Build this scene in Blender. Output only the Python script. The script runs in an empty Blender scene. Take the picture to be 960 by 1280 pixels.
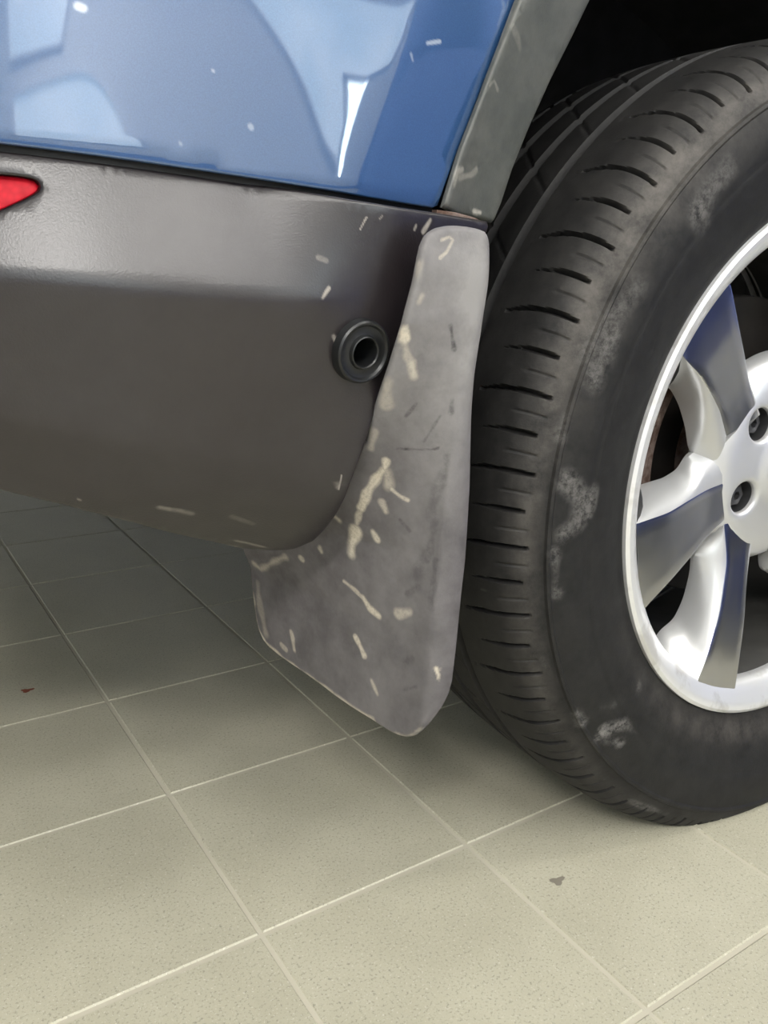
import bpy, bmesh, math, random
import numpy as np
from mathutils import Vector, Matrix
from mathutils.geometry import delaunay_2d_cdt

sc = bpy.context.scene
col = sc.collection
rng = np.random.default_rng(7)
random.seed(7)

# ------------------------------------------------------------------ camera
# car frame: +X = car forward, +Y = into the car, Z up, rear wheel outer face centre at (0, 0, .345)
CAM = np.array([-0.73547, -0.433466, 0.512245])
FW = np.array([0.505748, 0.813675, -0.286622])
RT = np.array([0.855435, -0.515985, 0.044627])
UP = np.array([0.11158, 0.267756, 0.957004])
FPX = 1046.52
cd = bpy.data.cameras.new('camera')
cam = bpy.data.objects.new('camera', cd)
col.objects.link(cam)
cam.matrix_world = Matrix(((RT[0], UP[0], -FW[0], CAM[0]), (RT[1], UP[1], -FW[1], CAM[1]),
                           (RT[2], UP[2], -FW[2], CAM[2]), (0, 0, 0, 1)))
cd.sensor_fit = 'VERTICAL'
cd.sensor_height = 32.0
cd.lens = FPX / 1280 * 32.0
cd.clip_start = 0.02
cd.dof.use_dof = False
sc.camera = cam

# ------------------------------------------------------------------ world, lamps, exposure
sc.view_settings.view_transform = 'Standard'
sc.view_settings.look = 'None'
sc.view_settings.gamma = 1
sc.view_settings.exposure = 0.0
sc.view_settings.use_curve_mapping = False
w = bpy.data.worlds.new('world'); sc.world = w; w.use_nodes = True
w.node_tree.nodes['Background'].inputs[0].default_value = (0.8, 0.85, 0.9, 1)
w.node_tree.nodes['Background'].inputs[1].default_value = 0.1
ROOM = (-4.2, 5.2, -3.6, 4.4, 3.2)          # x0 x1 y0 y1 height
ADDED_LIGHTS = [  # centre x, y, length x, length y, watts of unseen ceiling lights added for reflections
    (-2.6, -2.45, 1.5, .30, 118), (-0.7, -2.45, 1.5, .30, 42), (1.2, -2.45, 1.5, .30, 32), (3.1, -2.45, 1.5, .30, 18),
    (-2.6, 1.4, 1.5, .30, 15), (3.8, 1.6, 1.5, .30, 12), (-0.9, -1.0, 1.5, .30, 5), (1.2, -1.0, 1.5, .30, 20)]
for i, (lx, ly, sx, sy, p) in enumerate(ADDED_LIGHTS):
    ld = bpy.data.lights.new('luminaire_light', 'AREA')
    ld.shape = 'RECTANGLE'; ld.size = sx - .04; ld.size_y = sy - .04
    ld.energy = p; ld.color = (1.0, 0.97, 0.93)
    lo = bpy.data.objects.new('luminaire_light', ld); col.objects.link(lo)
    lo.location = (lx, ly, ROOM[4] - .085)

# ------------------------------------------------------------------ helpers
def ray(q):
    return FW + (q[0] - 480) / FPX * RT - (q[1] - 640) / FPX * UP

def on_plane(q, ax, v):
    d = ray(q); return CAM + d * ((v - CAM[ax]) / d[ax])

def hit(q, S):
    """point where the sight line of an image measurement meets the surface y = S(x, z)"""
    d = ray(q)
    lo, hi = 0.15, 2.0
    g = lambda t: (CAM[1] + d[1] * t) - float(S(CAM[0] + d[0] * t, CAM[2] + d[2] * t))
    ts = np.linspace(lo, hi, 60)
    prev = lo
    for t in ts[1:]:
        if g(t) > 0:
            hi = t; lo = prev; break
        prev = t
    for _ in range(40):
        m = (lo + hi) / 2
        if g(m) > 0: hi = m
        else: lo = m
    return CAM + d * lo

def link(me, name, mat, parent=None, smooth=True, sharp=35):
    if smooth:
        me.polygons.foreach_set('use_smooth', [True] * len(me.polygons))
        me.update()
        if sharp: me.set_sharp_from_angle(angle=math.radians(sharp))
    o = bpy.data.objects.new(name, me)
    col.objects.link(o)
    for m in (mat if isinstance(mat, (list, tuple)) else [mat]): me.materials.append(m)
    if parent is not None: o.parent = parent
    return o

def mesh(name, V, Fc, mat, parent=None, smooth=True, sharp=35, mi=None, attr=None):
    me = bpy.data.meshes.new(name)
    me.from_pydata([tuple(v) for v in np.asarray(V, float)], [], [tuple(int(i) for i in f) for f in Fc])
    me.update()
    o = link(me, name, mat, parent, smooth, sharp)
    if mi is not None: me.polygons.foreach_set('material_index', mi)
    if attr:
        for k, v in attr.items():
            a = me.attributes.new(k, 'FLOAT', 'POINT')
            a.data.foreach_set('value', np.asarray(v, np.float32))
    return o

def fix_normals(o):
    bm = bmesh.new(); bm.from_mesh(o.data)
    bmesh.ops.recalc_face_normals(bm, faces=bm.faces)
    bm.to_mesh(o.data); bm.free()

def grid_faces(nr, nc, closed=False, off=0):
    r = np.arange(nr - 1)[:, None]; c = np.arange(nc if closed else nc - 1)[None, :]
    a = r * nc + c; b = r * nc + (c + 1) % nc
    f = np.stack([a, b, b + nc, a + nc], -1).reshape(-1, 4) + off
    return f

def fast_mesh(name, V, Q, mat, parent=None, smooth=True, sharp=None, attr=None):
    V = np.asarray(V, np.float32); Q = np.asarray(Q, np.int32)
    me = bpy.data.meshes.new(name)
    me.vertices.add(len(V)); me.vertices.foreach_set('co', V.ravel())
    me.loops.add(Q.size); me.loops.foreach_set('vertex_index', Q.ravel())
    me.polygons.add(len(Q)); me.polygons.foreach_set('loop_start', np.arange(len(Q), dtype=np.int32) * Q.shape[1])
    me.update(calc_edges=True); me.validate()
    o = link(me, name, mat, parent, smooth, sharp)
    if attr:
        for k, v in attr.items():
            a = me.attributes.new(k, 'FLOAT', 'POINT')
            a.data.foreach_set('value', np.asarray(v, np.float32))
    return o

def resample(P, n=None, step=None, closed=False):
    P = np.asarray(P, float)
    if closed: P = np.vstack([P, P[:1]])
    s = np.r_[0, np.cumsum(np.linalg.norm(np.diff(P, axis=0), axis=1))]
    if n is None: n = max(2, int(s[-1] / step) + 1)
    t = np.linspace(0, s[-1], n + (1 if closed else 0))
    R = np.stack([np.interp(t, s, P[:, k]) for k in range(P.shape[1])], -1)
    return R[:-1] if closed else R

def smooth_poly(P, keep=(), it=2):
    """Chaikin corner cutting of a closed outline; corners in keep stay sharp"""
    P = [tuple(p) for p in P]; keep = set(keep)
    flags = [i in keep for i in range(len(P))]
    for _ in range(it):
        Q, fl = [], []
        n = len(P)
        for i in range(n):
            a, b, c = np.array(P[i - 1]), np.array(P[i]), np.array(P[(i + 1) % n])
            if flags[i]: Q.append(tuple(b)); fl.append(True)
            else:
                Q.append(tuple(b * .75 + a * .25)); fl.append(False)
                Q.append(tuple(b * .75 + c * .25)); fl.append(False)
        P, flags = Q, fl
    return np.array(P)

def seg_dist(P, A, B):
    """distance from points P (n,k) to every segment A->B, the least of them"""
    best = np.full(len(P), 1e9)
    for a, b in zip(A, B):
        d = b - a; L = max(d @ d, 1e-12)
        t = np.clip(((P - a) @ d) / L, 0, 1)
        q = P - (a + t[:, None] * d)
        best = np.minimum(best, np.einsum('ij,ij->i', q, q))
    return np.sqrt(best)

def inside(P, poly):
    x, y = P[:, 0], P[:, 1]; r = np.zeros(len(P), bool)
    n = len(poly)
    for i in range(n):
        x1, y1 = poly[i]; x2, y2 = poly[(i + 1) % n]
        c = ((y1 > y) != (y2 > y)) & (x < (x2 - x1) * (y - y1) / ((y2 - y1) if y2 != y1 else 1e-12) + x1)
        r ^= c
    return r

def cdt(outer, holes, interior):
    vs = [Vector(p) for p in outer]; n = len(outer)
    ed = [(i, (i + 1) % n) for i in range(n)]
    for h in holes:
        k = len(vs); vs += [Vector(p) for p in h]; ed += [(k + i, k + (i + 1) % len(h)) for i in range(len(h))]
    vs += [Vector(p) for p in interior]
    V, E, Fc, _, _, _ = delaunay_2d_cdt(vs, ed, [], 0, 1e-6)
    V = np.array([tuple(v) for v in V]); Fc = np.array(Fc)
    c = V[Fc].mean(1); ok = inside(c, outer)
    for h in holes: ok &= ~inside(c, h)
    return V, Fc[ok]

def wear_value(P, strokes):
    """strokes: (world polyline, half width m, strength)"""
    v = np.zeros(len(P))
    for pl, wd, st in strokes:
        pl = np.asarray(pl)
        near = (np.abs(P - pl.mean(0)).max(1) < np.abs(pl - pl.mean(0)).max() + wd * 3)
        if not near.any(): continue
        d = seg_dist(P[near], pl[:-1], pl[1:]) if len(pl) > 1 else np.linalg.norm(P[near] - pl[0], axis=1)
        wob = lambda f: np.sin(P[near] @ (np.array([1.0, .6, .3]) * f) + 1) + np.sin(P[near] @ (np.array([-.4, .9, 1.1]) * f * 1.3)) + np.sin(P[near] @ (np.array([.2, -.7, .9]) * f * 2.1) + 2)
        d = d + wd * .16 * wob(.6 / max(wd, .0025))
        d = d * 1.55
        v[near] = np.maximum(v[near], st * np.clip(1.6 - d / wd, 0, 1))
    return v

def shell(name, outer, S3, th, spacing, mat, parent=None, holes=(), roll=.004, strokes=(), bstep=.003, fine=.0008, attr2=None, sharp=35):
    """a panel: outer outline in surface coordinates (a,b), S3(a,b,inset)->xyz, th = thickness, edges rolled inward"""
    outer = resample(outer, step=bstep, closed=True)
    holes = [resample(h, step=bstep * .6, closed=True) for h in holes]
    loops = [outer] + holes
    A = np.vstack(loops); B = np.vstack([np.roll(l, -1, 0) for l in loops])
    lo, hi = outer.min(0), outer.max(0)
    gx, gy = np.meshgrid(np.arange(lo[0], hi[0], spacing), np.arange(lo[1], hi[1], spacing * .87))
    gx = gx + (np.arange(gx.shape[0]) % 2)[:, None] * spacing * .5
    I = np.stack([gx.ravel(), gy.ravel()], -1) + rng.normal(0, spacing * .02, (gx.size, 2))
    I = I[inside(I, outer)]
    for h in holes: I = I[~inside(I, h)]
    d = seg_dist(I, A, B); I = I[d > max(roll * .9, bstep * .6)]
    rings = []
    for l in loops:
        t = np.roll(l, -1, 0) - np.roll(l, 1, 0); t /= np.linalg.norm(t, axis=1)[:, None] + 1e-12
        nrm = np.stack([-t[:, 1], t[:, 0]], -1)
        for k in (.12, .4, .75):
            for sgn in (1, -1):
                q = l + nrm * sgn * roll * k
                q = q[inside(q, outer)]
                for h in holes: q = q[~inside(q, h)]
                if len(q):
                    dd = seg_dist(q, A, B); rings.append(q[dd > roll * k * .9])
    pts = [I] + rings
    for pl, wd, st, ab in strokes:
        ab = np.asarray(ab)
        l2, h2 = ab.min(0) - wd * 2, ab.max(0) + wd * 2
        gx, gy = np.meshgrid(np.arange(l2[0], h2[0], fine), np.arange(l2[1], h2[1], fine))
        q = np.stack([gx.ravel(), gy.ravel()], -1)
        dd = seg_dist(q, ab[:-1], ab[1:]) if len(ab) > 1 else np.linalg.norm(q - ab[0], axis=1)
        q = q[dd < wd * 2]; q = q[inside(q, outer)]
        if len(q): pts.append(q[seg_dist(q, A, B) > roll])
    V, Fc = cdt(outer, holes, np.vstack(pts))
    dist = seg_dist(V, A, B)
    dd = np.clip(dist, 0, roll)
    inset = roll - np.sqrt(np.maximum(roll ** 2 - (roll - dd) ** 2, 0))
    P = S3(V[:, 0], V[:, 1], inset); Pb = S3(V[:, 0], V[:, 1], np.full(len(V), max(th, roll * 1.02)))
    n = len(V)
    e = np.vstack([Fc[:, [0, 1]], Fc[:, [1, 2]], Fc[:, [2, 0]]])
    key = {}
    for a, b in e.tolist(): key[(a, b)] = 1
    bd = [(a, b) for (a, b) in key if (b, a) not in key]
    faces = [tuple(f) for f in Fc] + [tuple(f[::-1] + n) for f in Fc] + [(b, a, a + n, b + n) for a, b in bd]
    VV = np.vstack([P, Pb])
    at = {'wear': np.r_[wear_value(P, [(s[0], s[1], s[2]) for s in strokes]), np.zeros(n)]}
    if attr2: at.update({k: np.r_[f(P), np.zeros(n)] for k, f in attr2.items()})
    o = mesh(name, VV, faces, mat, parent, True, sharp, attr=at)
    fix_normals(o)
    return o

def lathe(name, prof, n, mat, parent=None, c=(0, 0, .345), th0=0, th1=2 * math.pi, closed=True, sharp=30):
    """profile of (y, r) turned about the wheel axis (world Y) through c"""
    prof = np.asarray(prof, float)
    a = np.linspace(th0, th1, n, endpoint=not closed)
    V = np.stack([c[0] + prof[:, 1][:, None] * np.cos(a), c[1] + prof[:, 0][:, None] + 0 * a, c[2] + prof[:, 1][:, None] * np.sin(a)], -1).reshape(-1, 3)
    o = fast_mesh(name, V, grid_faces(len(prof), n, closed), mat, parent, True, sharp)
    fix_normals(o)
    return o

def box(name, lo, hi, mat, parent=None, bev=0.0):
    bm = bmesh.new(); bmesh.ops.create_cube(bm, size=1)
    lo, hi = np.array(lo), np.array(hi)
    for v in bm.verts: v.co = Vector((lo + hi) / 2 + np.array(v.co) * (hi - lo))
    if bev: bmesh.ops.bevel(bm, geom=bm.edges[:], offset=bev, segments=2, affect='EDGES', profile=.6)
    me = bpy.data.meshes.new(name); bm.to_mesh(me); bm.free()
    return link(me, name, mat, parent, smooth=bool(bev), sharp=40)

# ------------------------------------------------------------------ materials
def new_mat(name):
    m = bpy.data.materials.new(name); m.use_nodes = True
    nt = m.node_tree; b = nt.nodes['Principled BSDF']
    return m, nt, b

def N(nt, t, **kw):
    n = nt.nodes.new(t)
    for k, v in kw.items():
        if k.startswith('i_'): n.inputs[k[2:].replace('_', ' ')].default_value = v
        else: setattr(n, k, v)
    return n

def noise(nt, scale, detail=4, rough=.55, coord='Object', stretch=None):
    tc = N(nt, 'ShaderNodeTexCoord'); n = N(nt, 'ShaderNodeTexNoise')
    n.inputs['Scale'].default_value = scale; n.inputs['Detail'].default_value = detail; n.inputs['Roughness'].default_value = rough
    if stretch:
        mp = N(nt, 'ShaderNodeMapping'); mp.inputs['Scale'].default_value = stretch
        nt.links.new(tc.outputs[coord], mp.inputs[0]); nt.links.new(mp.outputs[0], n.inputs['Vector'])
    else: nt.links.new(tc.outputs[coord], n.inputs['Vector'])
    return n.outputs['Fac']

def ramp(nt, fac, stops):
    r = N(nt, 'ShaderNodeValToRGB'); e = r.color_ramp.elements
    while len(e) < len(stops): e.new(.5)
    for i, (p, c) in enumerate(stops):
        e[i].position = p; e[i].color = (c, c, c, 1) if not isinstance(c, tuple) else (*c, 1)
    nt.links.new(fac, r.inputs[0]); return r.outputs[0]

def mixc(nt, fac, a, b):
    m = N(nt, 'ShaderNodeMix', data_type='RGBA')
    for s, v in ((0, fac), (6, a), (7, b)):
        if isinstance(v, (float, int)): m.inputs[s].default_value = v
        elif isinstance(v, tuple): m.inputs[s].default_value = (*v, 1)
        else: nt.links.new(v, m.inputs[s])
    return m.outputs[2]

def mathn(nt, op, a, b=0.0, clamp=False):
    m = N(nt, 'ShaderNodeMath', operation=op, use_clamp=clamp)
    for s, v in ((0, a), (1, b)):
        if isinstance(v, (float, int)): m.inputs[s].default_value = v
        else: nt.links.new(v, m.inputs[s])
    return m.outputs[0]

def attr(nt, name):
    return N(nt, 'ShaderNodeAttribute', attribute_name=name).outputs['Fac']

def bump(nt, b, h, dist=.001, strength=.3):
    n = N(nt, 'ShaderNodeBump'); n.inputs['Distance'].default_value = dist; n.inputs['Strength'].default_value = strength
    nt.links.new(h, n.inputs['Height']); nt.links.new(n.outputs[0], b.inputs['Normal'])

def simple(name, c, rough=.5, metal=0.0, **kw):
    m, nt, b = new_mat(name)
    b.inputs['Base Color'].default_value = (*c, 1); b.inputs['Roughness'].default_value = rough; b.inputs['Metallic'].default_value = metal
    f = noise(nt, 35, 3)
    nt.links.new(ramp(nt, f, [(.3, rough * .88), (.7, min(1, rough * 1.12))]), b.inputs['Roughness'])
    for k, v in kw.items(): b.inputs[k].default_value = v
    return m

def worn(name, base, base2, rough, dirt, dust=None, nscale=60, wearscale=260, bumpd=.0004, spec=.5, dustamt=0.0, dust_light_attr=None):
    """plastic or rubber whose scuffs are kept in the 'wear' attribute of the mesh"""
    m, nt, b = new_mat(name)
    f = noise(nt, nscale, 6, .65)
    c = mixc(nt, ramp(nt, f, [(.35, 0.0), (.68, 1.0)]), base, base2)
    if dust:
        f2 = noise(nt, 22, 5, .7)
        dk = mathn(nt, 'MULTIPLY', ramp(nt, f2, [(.42, 0.0), (.72, 1.0)]), dustamt)
        if dust_light_attr: dk = mathn(nt, 'MULTIPLY', ramp(nt, f2, [(.25, .35), (.65, 1.0)]), attr(nt, dust_light_attr))
        c = mixc(nt, dk, c, dust)
    wv = attr(nt, 'wear'); wn = noise(nt, wearscale, 5, .75)
    k = mathn(nt, 'MULTIPLY', wv, ramp(nt, wn, [(.28, 0.45), (.55, 1.0)]), True)
    c = mixc(nt, k, c, dirt)
    nt.links.new(c, b.inputs['Base Color'])
    nt.links.new(mixc(nt, k, (rough,) * 3, (.85,) * 3), b.inputs['Roughness'])
    b.inputs['Specular IOR Level'].default_value = spec
    bump(nt, b, noise(nt, 900, 2), bumpd, .25)
    return m

M = {}
# car paint
m, nt, b = new_mat('blue_paint'); M['paint'] = m
f = noise(nt, 1500, 2)
fine = mixc(nt, ramp(nt, f, [(.35, 0.0), (.7, 1.0)]), (.017, .060, .160), (.025, .080, .200))
k = mathn(nt, 'MULTIPLY', attr(nt, 'wear'), 1.0, True)
nt.links.new(mixc(nt, k, fine, (.5, .55, .6)), b.inputs['Base Color'])
b.inputs['Metallic'].default_value = .25; b.inputs['Roughness'].default_value = .42
b.inputs['Coat Weight'].default_value = 1.0; b.inputs['Coat Roughness'].default_value = .045; b.inputs['Coat IOR'].default_value = 1.85
M['bumper'] = worn('bumper_plastic', (.012, .0088, .0103), (.016, .0128, .0142), .33, (.42, .38, .33), dust=(.085, .078, .074), dustamt=.04, spec=.72)
M['trim'] = worn('arch_plastic', (.058, .062, .056), (.085, .088, .080), .46, (.45, .42, .37), dust=(.16, .155, .14), dustamt=.4)
M['flap'] = worn('mud_flap_rubber', (.050, .044, .048), (.108, .098, .104), .62, (.56, .50, .40), dust=(.24, .23, .225), dustamt=1.0, dust_light_attr='film', nscale=45, wearscale=420)
M['black'] = simple('black_plastic', (.010, .010, .011), .5)
M['liner'] = simple('liner_felt', (.006, .006, .006), .95)
M['gapseal'] = simple('black_seal', (.004, .004, .005), .6)
M['sensor'] = simple('sensor_plastic', (.009, .0095, .010), .36)
M['paintsilver'] = simple('silver_wheel_paint', (.60, .60, .60), .33, .55)
m, nt, b = new_mat('scuffed_silver_flange'); M['flange'] = m
kk = ramp(nt, noise(nt, 22, 4, .6), [(.50, 0.0), (.60, 1.0)])
nt.links.new(mixc(nt, kk, (.78, .78, .78), (.60, .59, .57)), b.inputs['Base Color'])
nt.links.new(mixc(nt, kk, (.28,) * 3, (.42,) * 3), b.inputs['Roughness']); b.inputs['Metallic'].default_value = .5
bump(nt, b, kk, .0004, .3)
M['machined'] = simple('machined_alloy', (.62, .63, .66), .22, 1.0)
M['steel'] = simple('brake_steel', (.33, .31, .30), .38, .9)
M['barrel'] = simple('barrel_coating', (.030, .029, .026), .6, .2)  # near-black colour stands in for shade inside the wheel
M['nut'] = simple('lug_nut_metal', (.10, .10, .105), .4, .8)
M['lamp_off'] = simple('luminaire_housing', (.8, .8, .8), .5)
m, nt, b = new_mat('rusty_iron'); M['rust'] = m; M['discmetal'] = simple('brown_brake_iron', (.014, .011, .009), .7, .3)
nt.links.new(mixc(nt, ramp(nt, noise(nt, 70, 6, .7), [(.4, 0.0), (.65, 1.0)]), (.07, .035, .022), (.20, .15, .13)), b.inputs['Base Color'])
b.inputs['Roughness'].default_value = .85
m, nt, b = new_mat('red_reflector'); M['red'] = m
v = N(nt, 'ShaderNodeTexVoronoi'); v.inputs['Scale'].default_value = 260
tc = N(nt, 'ShaderNodeTexCoord'); nt.links.new(tc.outputs['Object'], v.inputs['Vector'])
nt.links.new(mixc(nt, ramp(nt, v.outputs['Distance'], [(.1, 0.0), (.8, 1.0)]), (.50, .008, .02), (.36, .003, .012)), b.inputs['Base Color'])
b.inputs['Roughness'].default_value = .45; b.inputs['Specular IOR Level'].default_value = .15
# tyre rubber, dust in attribute 'wear', road film by 'film'
m, nt, b = new_mat('tyre_rubber'); M['tyre'] = m
c = mixc(nt, ramp(nt, noise(nt, 60, 6, .7), [(.35, 0.0), (.7, 1.0)]), (.008, .0078, .0078), (.016, .0155, .015))
k0 = mathn(nt, 'MULTIPLY', attr(nt, 'film'), ramp(nt, noise(nt, 30, 6, .75), [(.34, .12), (.66, 1.0)]), True)
c = mixc(nt, k0, c, (.105, .095, .085))
k = mathn(nt, 'MULTIPLY', attr(nt, 'wear'), ramp(nt, noise(nt, 150, 5, .8), [(.38, 0.0), (.6, 1.0)]), True)
c = mixc(nt, k, c, (.20, .19, .18))
nt.links.new(c, b.inputs['Base Color']); b.inputs['Roughness'].default_value = .62; b.inputs['Specular IOR Level'].default_value = .28
bump(nt, b, noise(nt, 700, 3), .0005, .3)
# floor
def tile_mat():
    m, nt, b = new_mat('porcelain_tile')
    a = mixc(nt, ramp(nt, noise(nt, 9, 5, .6, 'Object'), [(.35, 0.0), (.7, 1.0)]), (.410, .388, .295), (.470, .447, .345))
    s = ramp(nt, noise(nt, 420, 3, .7), [(.34, 0.0), (.45, 1.0)])
    a = mixc(nt, s, (.27, .255, .20), a)
    s2 = ramp(nt, noise(nt, 500, 2, .6), [(.62, 0.0), (.70, 1.0)])
    a = mixc(nt, s2, a, (.56, .54, .45))
    nt.links.new(a, b.inputs['Base Color'])
    nt.links.new(ramp(nt, noise(nt, 14, 4), [(.3, .34), (.7, .46)]), b.inputs['Roughness'])
    bump(nt, b, noise(nt, 300, 3), .0004, .2)
    return m
M['tile'] = tile_mat()
M['grout'] = simple('grout', (.47, .44, .35), .85)
m, nt, b = new_mat('wall_paint'); M['wall'] = m
nt.links.new(mixc(nt, noise(nt, 4, 4), (.50, .51, .51), (.55, .56, .56)), b.inputs['Base Color']); b.inputs['Roughness'].default_value = .8
M['ceil'] = simple('ceiling_paint', (.78, .78, .76), .85)
M['dado'] = simple('blue_dado_paint', (.10, .15, .46), .55)
M['dark'] = simple('dark_door_paint', (.03, .035, .045), .5)
M['glass'] = simple('dark_car_glass', (.02, .022, .025), .06)
M['stain'] = simple('floor_stain_brown', (.22, .06, .03), .7)
M['stain2'] = simple('floor_stain_dark', (.20, .18, .14), .8)
m, nt, b = new_mat('lit_diffuser'); M['lamp'] = m
b.inputs['Emission Color'].default_value = (1, .98, .95, 1); b.inputs['Emission Strength'].default_value = 7

# ------------------------------------------------------------------ setting: room
def struct(o, **kw):
    o['kind'] = 'structure'
    for k, v in kw.items(): o[k] = v
    return o
x0, x1, y0, y1, hz = ROOM
floor = struct(box('floor', (x0, y0, -.12), (x1, y1, -.0011), M['grout']), label='pale beige tiled floor with light grout joints', category='floor')
struct(box('ceiling', (x0, y0, hz), (x1, y1, hz + .1), M['ceil']), label='white painted ceiling with long luminaires', category='ceiling')
def wall(name, lo, hi, dlo, dhi, lab):
    wl = struct(box(name, lo, hi, M['wall']), label=lab, category='wall')
    box('painted_dado', dlo, dhi, M['dado'], wl)  # blue band added for reflections in wheel and paint
    return wl
wall('wall_front', (x1, y0 - .1, 0), (x1 + .1, y1 + .1, hz), (x1 - .012, y0, 0), (x1, y1, 2.3), 'white wall ahead of the car with blue lower band')
wall('wall_back', (x0 - .1, y0 - .1, 0), (x0, y1 + .1, hz), (x0, y0, 0), (x0 + .012, y1, .3), 'white wall behind the car')
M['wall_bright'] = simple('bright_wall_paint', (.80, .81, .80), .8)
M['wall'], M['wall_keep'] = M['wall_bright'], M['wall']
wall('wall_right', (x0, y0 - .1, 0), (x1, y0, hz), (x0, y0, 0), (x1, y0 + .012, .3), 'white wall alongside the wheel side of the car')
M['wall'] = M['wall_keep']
wall('wall_left', (x0, y1, 0), (x1, y1 + .1, hz), (x0, y1 - .012, 0), (x1, y1, .3), 'white wall on the far side of the car')

# unseen glowing panes and a wide blue panel, added for reflections in the paint
def arc2(cx, cz, rx, rz, a0, a1, n=10): return [(cx + rx * math.cos(t), cz + rz * math.sin(t)) for t in np.radians(np.linspace(a0, a1, n))]
ADDED_PANES = [([(-3.6, .9), (-1.72, .9)] + arc2(-2.6, 1.25, .88, .85, 0, 90) + [(-3.6, 2.1)], 2.3), ([(-3.6, 2.3), (-2.75, 2.3), (-2.55, 3.05), (-3.6, 3.05)], 2.0),
       ([(-.55, 2.85), (.35, 2.30), (1.05, 1.80), (1.42, 1.66), (1.42, 2.20), (2.3, 2.22), (2.6, 2.85)], 2.4), ([(1.50, 1.42), (1.57, 1.42), (1.80, 2.15), (1.50, 2.15)], 17.0)]
def prism(name, poly, ya, yb, mat, parent=None):
    n = len(poly); V = [(p[0], ya, p[1]) for p in poly] + [(p[0], yb, p[1]) for p in poly]
    o = mesh(name, V, [tuple(range(n)), tuple(range(2 * n - 1, n - 1, -1))] + [(i, (i + 1) % n, n + (i + 1) % n, n + i) for i in range(n)], mat, parent, False)
    fix_normals(o); return o
for i, (wp, st) in enumerate(ADDED_PANES):
    m, nt, b = new_mat('daylit_frosted_glass'); b.inputs['Emission Strength'].default_value = st
    b.inputs['Base Color'].default_value = (.8, .85, .9, 1); b.inputs['Roughness'].default_value = .3
    nt.links.new(ramp(nt, noise(nt, 1.6, 3), [(.35, (.50, .70, .80)), (.62, (.82, .95, 1.0))]), b.inputs['Emission Color'])
    wn = struct(prism('window_%d' % (i + 1), wp, y0 - .01, y0 + .02, m), label='frosted daylit window pane', category='window')
    cw = np.mean(wp, 0)
    for k in range(len(wp)):
        p_, q_ = np.array(wp[k]), np.array(wp[(k + 1) % len(wp)])
        po_, qo_ = cw + (p_ - cw) * 1.05, cw + (q_ - cw) * 1.05
        prism('window_frame', [tuple(p_), tuple(q_), tuple(qo_), tuple(po_)], y0, y0 + .05, M['lamp_off'], wn)
dr = struct(box('door_1', (2.75, y0, 0), (5.1, y0 + .05, 3.0), M['dado']), label='wide blue roller shutter', category='door')
for k in range(28): box('shutter_slat', (2.78, y0 + .045, .05 + k * .105), (5.07, y0 + .062, .145 + k * .105), M['dado'], dr, .006)

# tiles, laid on the measured joints
TO = np.array([-0.548944, 0.687446]); E1 = np.array([0.207751, 0.009289]); E2 = np.array([0.009289, -0.207751])
TS = float(np.linalg.norm(E1)); TA = math.atan2(E1[1], E1[0])
def tile_mesh(name='tile', g=.0018):
    bm = bmesh.new(); h = TS / 2 - g
    r = .0012
    vs0 = [bm.verts.new((sx * h, sy * h, -.008)) for sx, sy in ((-1, -1), (1, -1), (1, 1), (-1, 1))]
    vs1 = [bm.verts.new((sx * h, sy * h, -r)) for sx, sy in ((-1, -1), (1, -1), (1, 1), (-1, 1))]
    vs2 = [bm.verts.new((sx * (h - r), sy * (h - r), 0)) for sx, sy in ((-1, -1), (1, -1), (1, 1), (-1, 1))]
    for i in range(4):
        j = (i + 1) % 4
        bm.faces.new((vs0[i], vs0[j], vs1[j], vs1[i])); bm.faces.new((vs1[i], vs1[j], vs2[j], vs2[i]))
    bm.faces.new(vs2)
    me = bpy.data.meshes.new(name); bm.to_mesh(me); bm.free(); return me
tm = tile_mesh(); tm.materials.append(M['tile'])
cells = []
for i in range(-25, 34):
    for j in range(-24, 30):
        c = TO + E1 * (i + .5) + E2 * (j + .5)
        if x0 + .11 < c[0] < x1 - .11 and y0 + .11 < c[1] < y1 - .11:
            cells.append((float(np.hypot(*(c - np.array([-.2, .2])))), c))
cells.sort(key=lambda t: t[0])
for d, c in cells[:280]:
    o = bpy.data.objects.new('tile', tm); col.objects.link(o); o.parent = floor
    o.location = (c[0], c[1], rng.normal(0, .00012)); o.rotation_euler = (0, 0, TA)
FV, FQ = [], []
tv = np.array([tuple(v.co) for v in tm.vertices]); tp = [list(p.vertices) for p in tm.polygons]
ca, sa = math.cos(TA), math.sin(TA)
RMt = np.array([[ca, -sa, 0], [sa, ca, 0], [0, 0, 1]])
for d, c in cells[280:]:
    k = sum(len(a) for a in FV)
    FV.append(tv @ RMt.T + np.array([c[0], c[1], 0])); FQ += [[q + k for q in p] for p in tp]
far = fast_mesh('tile_field', np.vstack(FV), FQ, M['tile'], floor, smooth=False); far['kind'] = 'stuff'

def blob(name, P, r, mat, parent, n=14, h=.0006):
    bm = bmesh.new()
    c = bm.verts.new((P[0], P[1], h)); ring = []
    for i in range(n):
        a = 2 * math.pi * i / n; rr = r * (1 + .35 * math.sin(3 * a + 1) + .15 * math.sin(7 * a)) 
        ring.append(bm.verts.new((P[0] + rr * math.cos(a) * 1.25, P[1] + rr * math.sin(a) * .8, .00015)))
    for i in range(n): bm.faces.new((c, ring[i], ring[(i + 1) % n]))
    me = bpy.data.meshes.new(name); bm.to_mesh(me); bm.free()
    return link(me, name, mat, parent)
o = blob('floor_stain', on_plane((34, 863), 2, 0), .0055, M['stain'], floor); o['label'] = 'small reddish brown spot on the tile'
o = blob('floor_stain', on_plane((697, 1101), 2, 0), .0055, M['stain2'], floor); o['label'] = 'small dark smudge on the tile'

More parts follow.
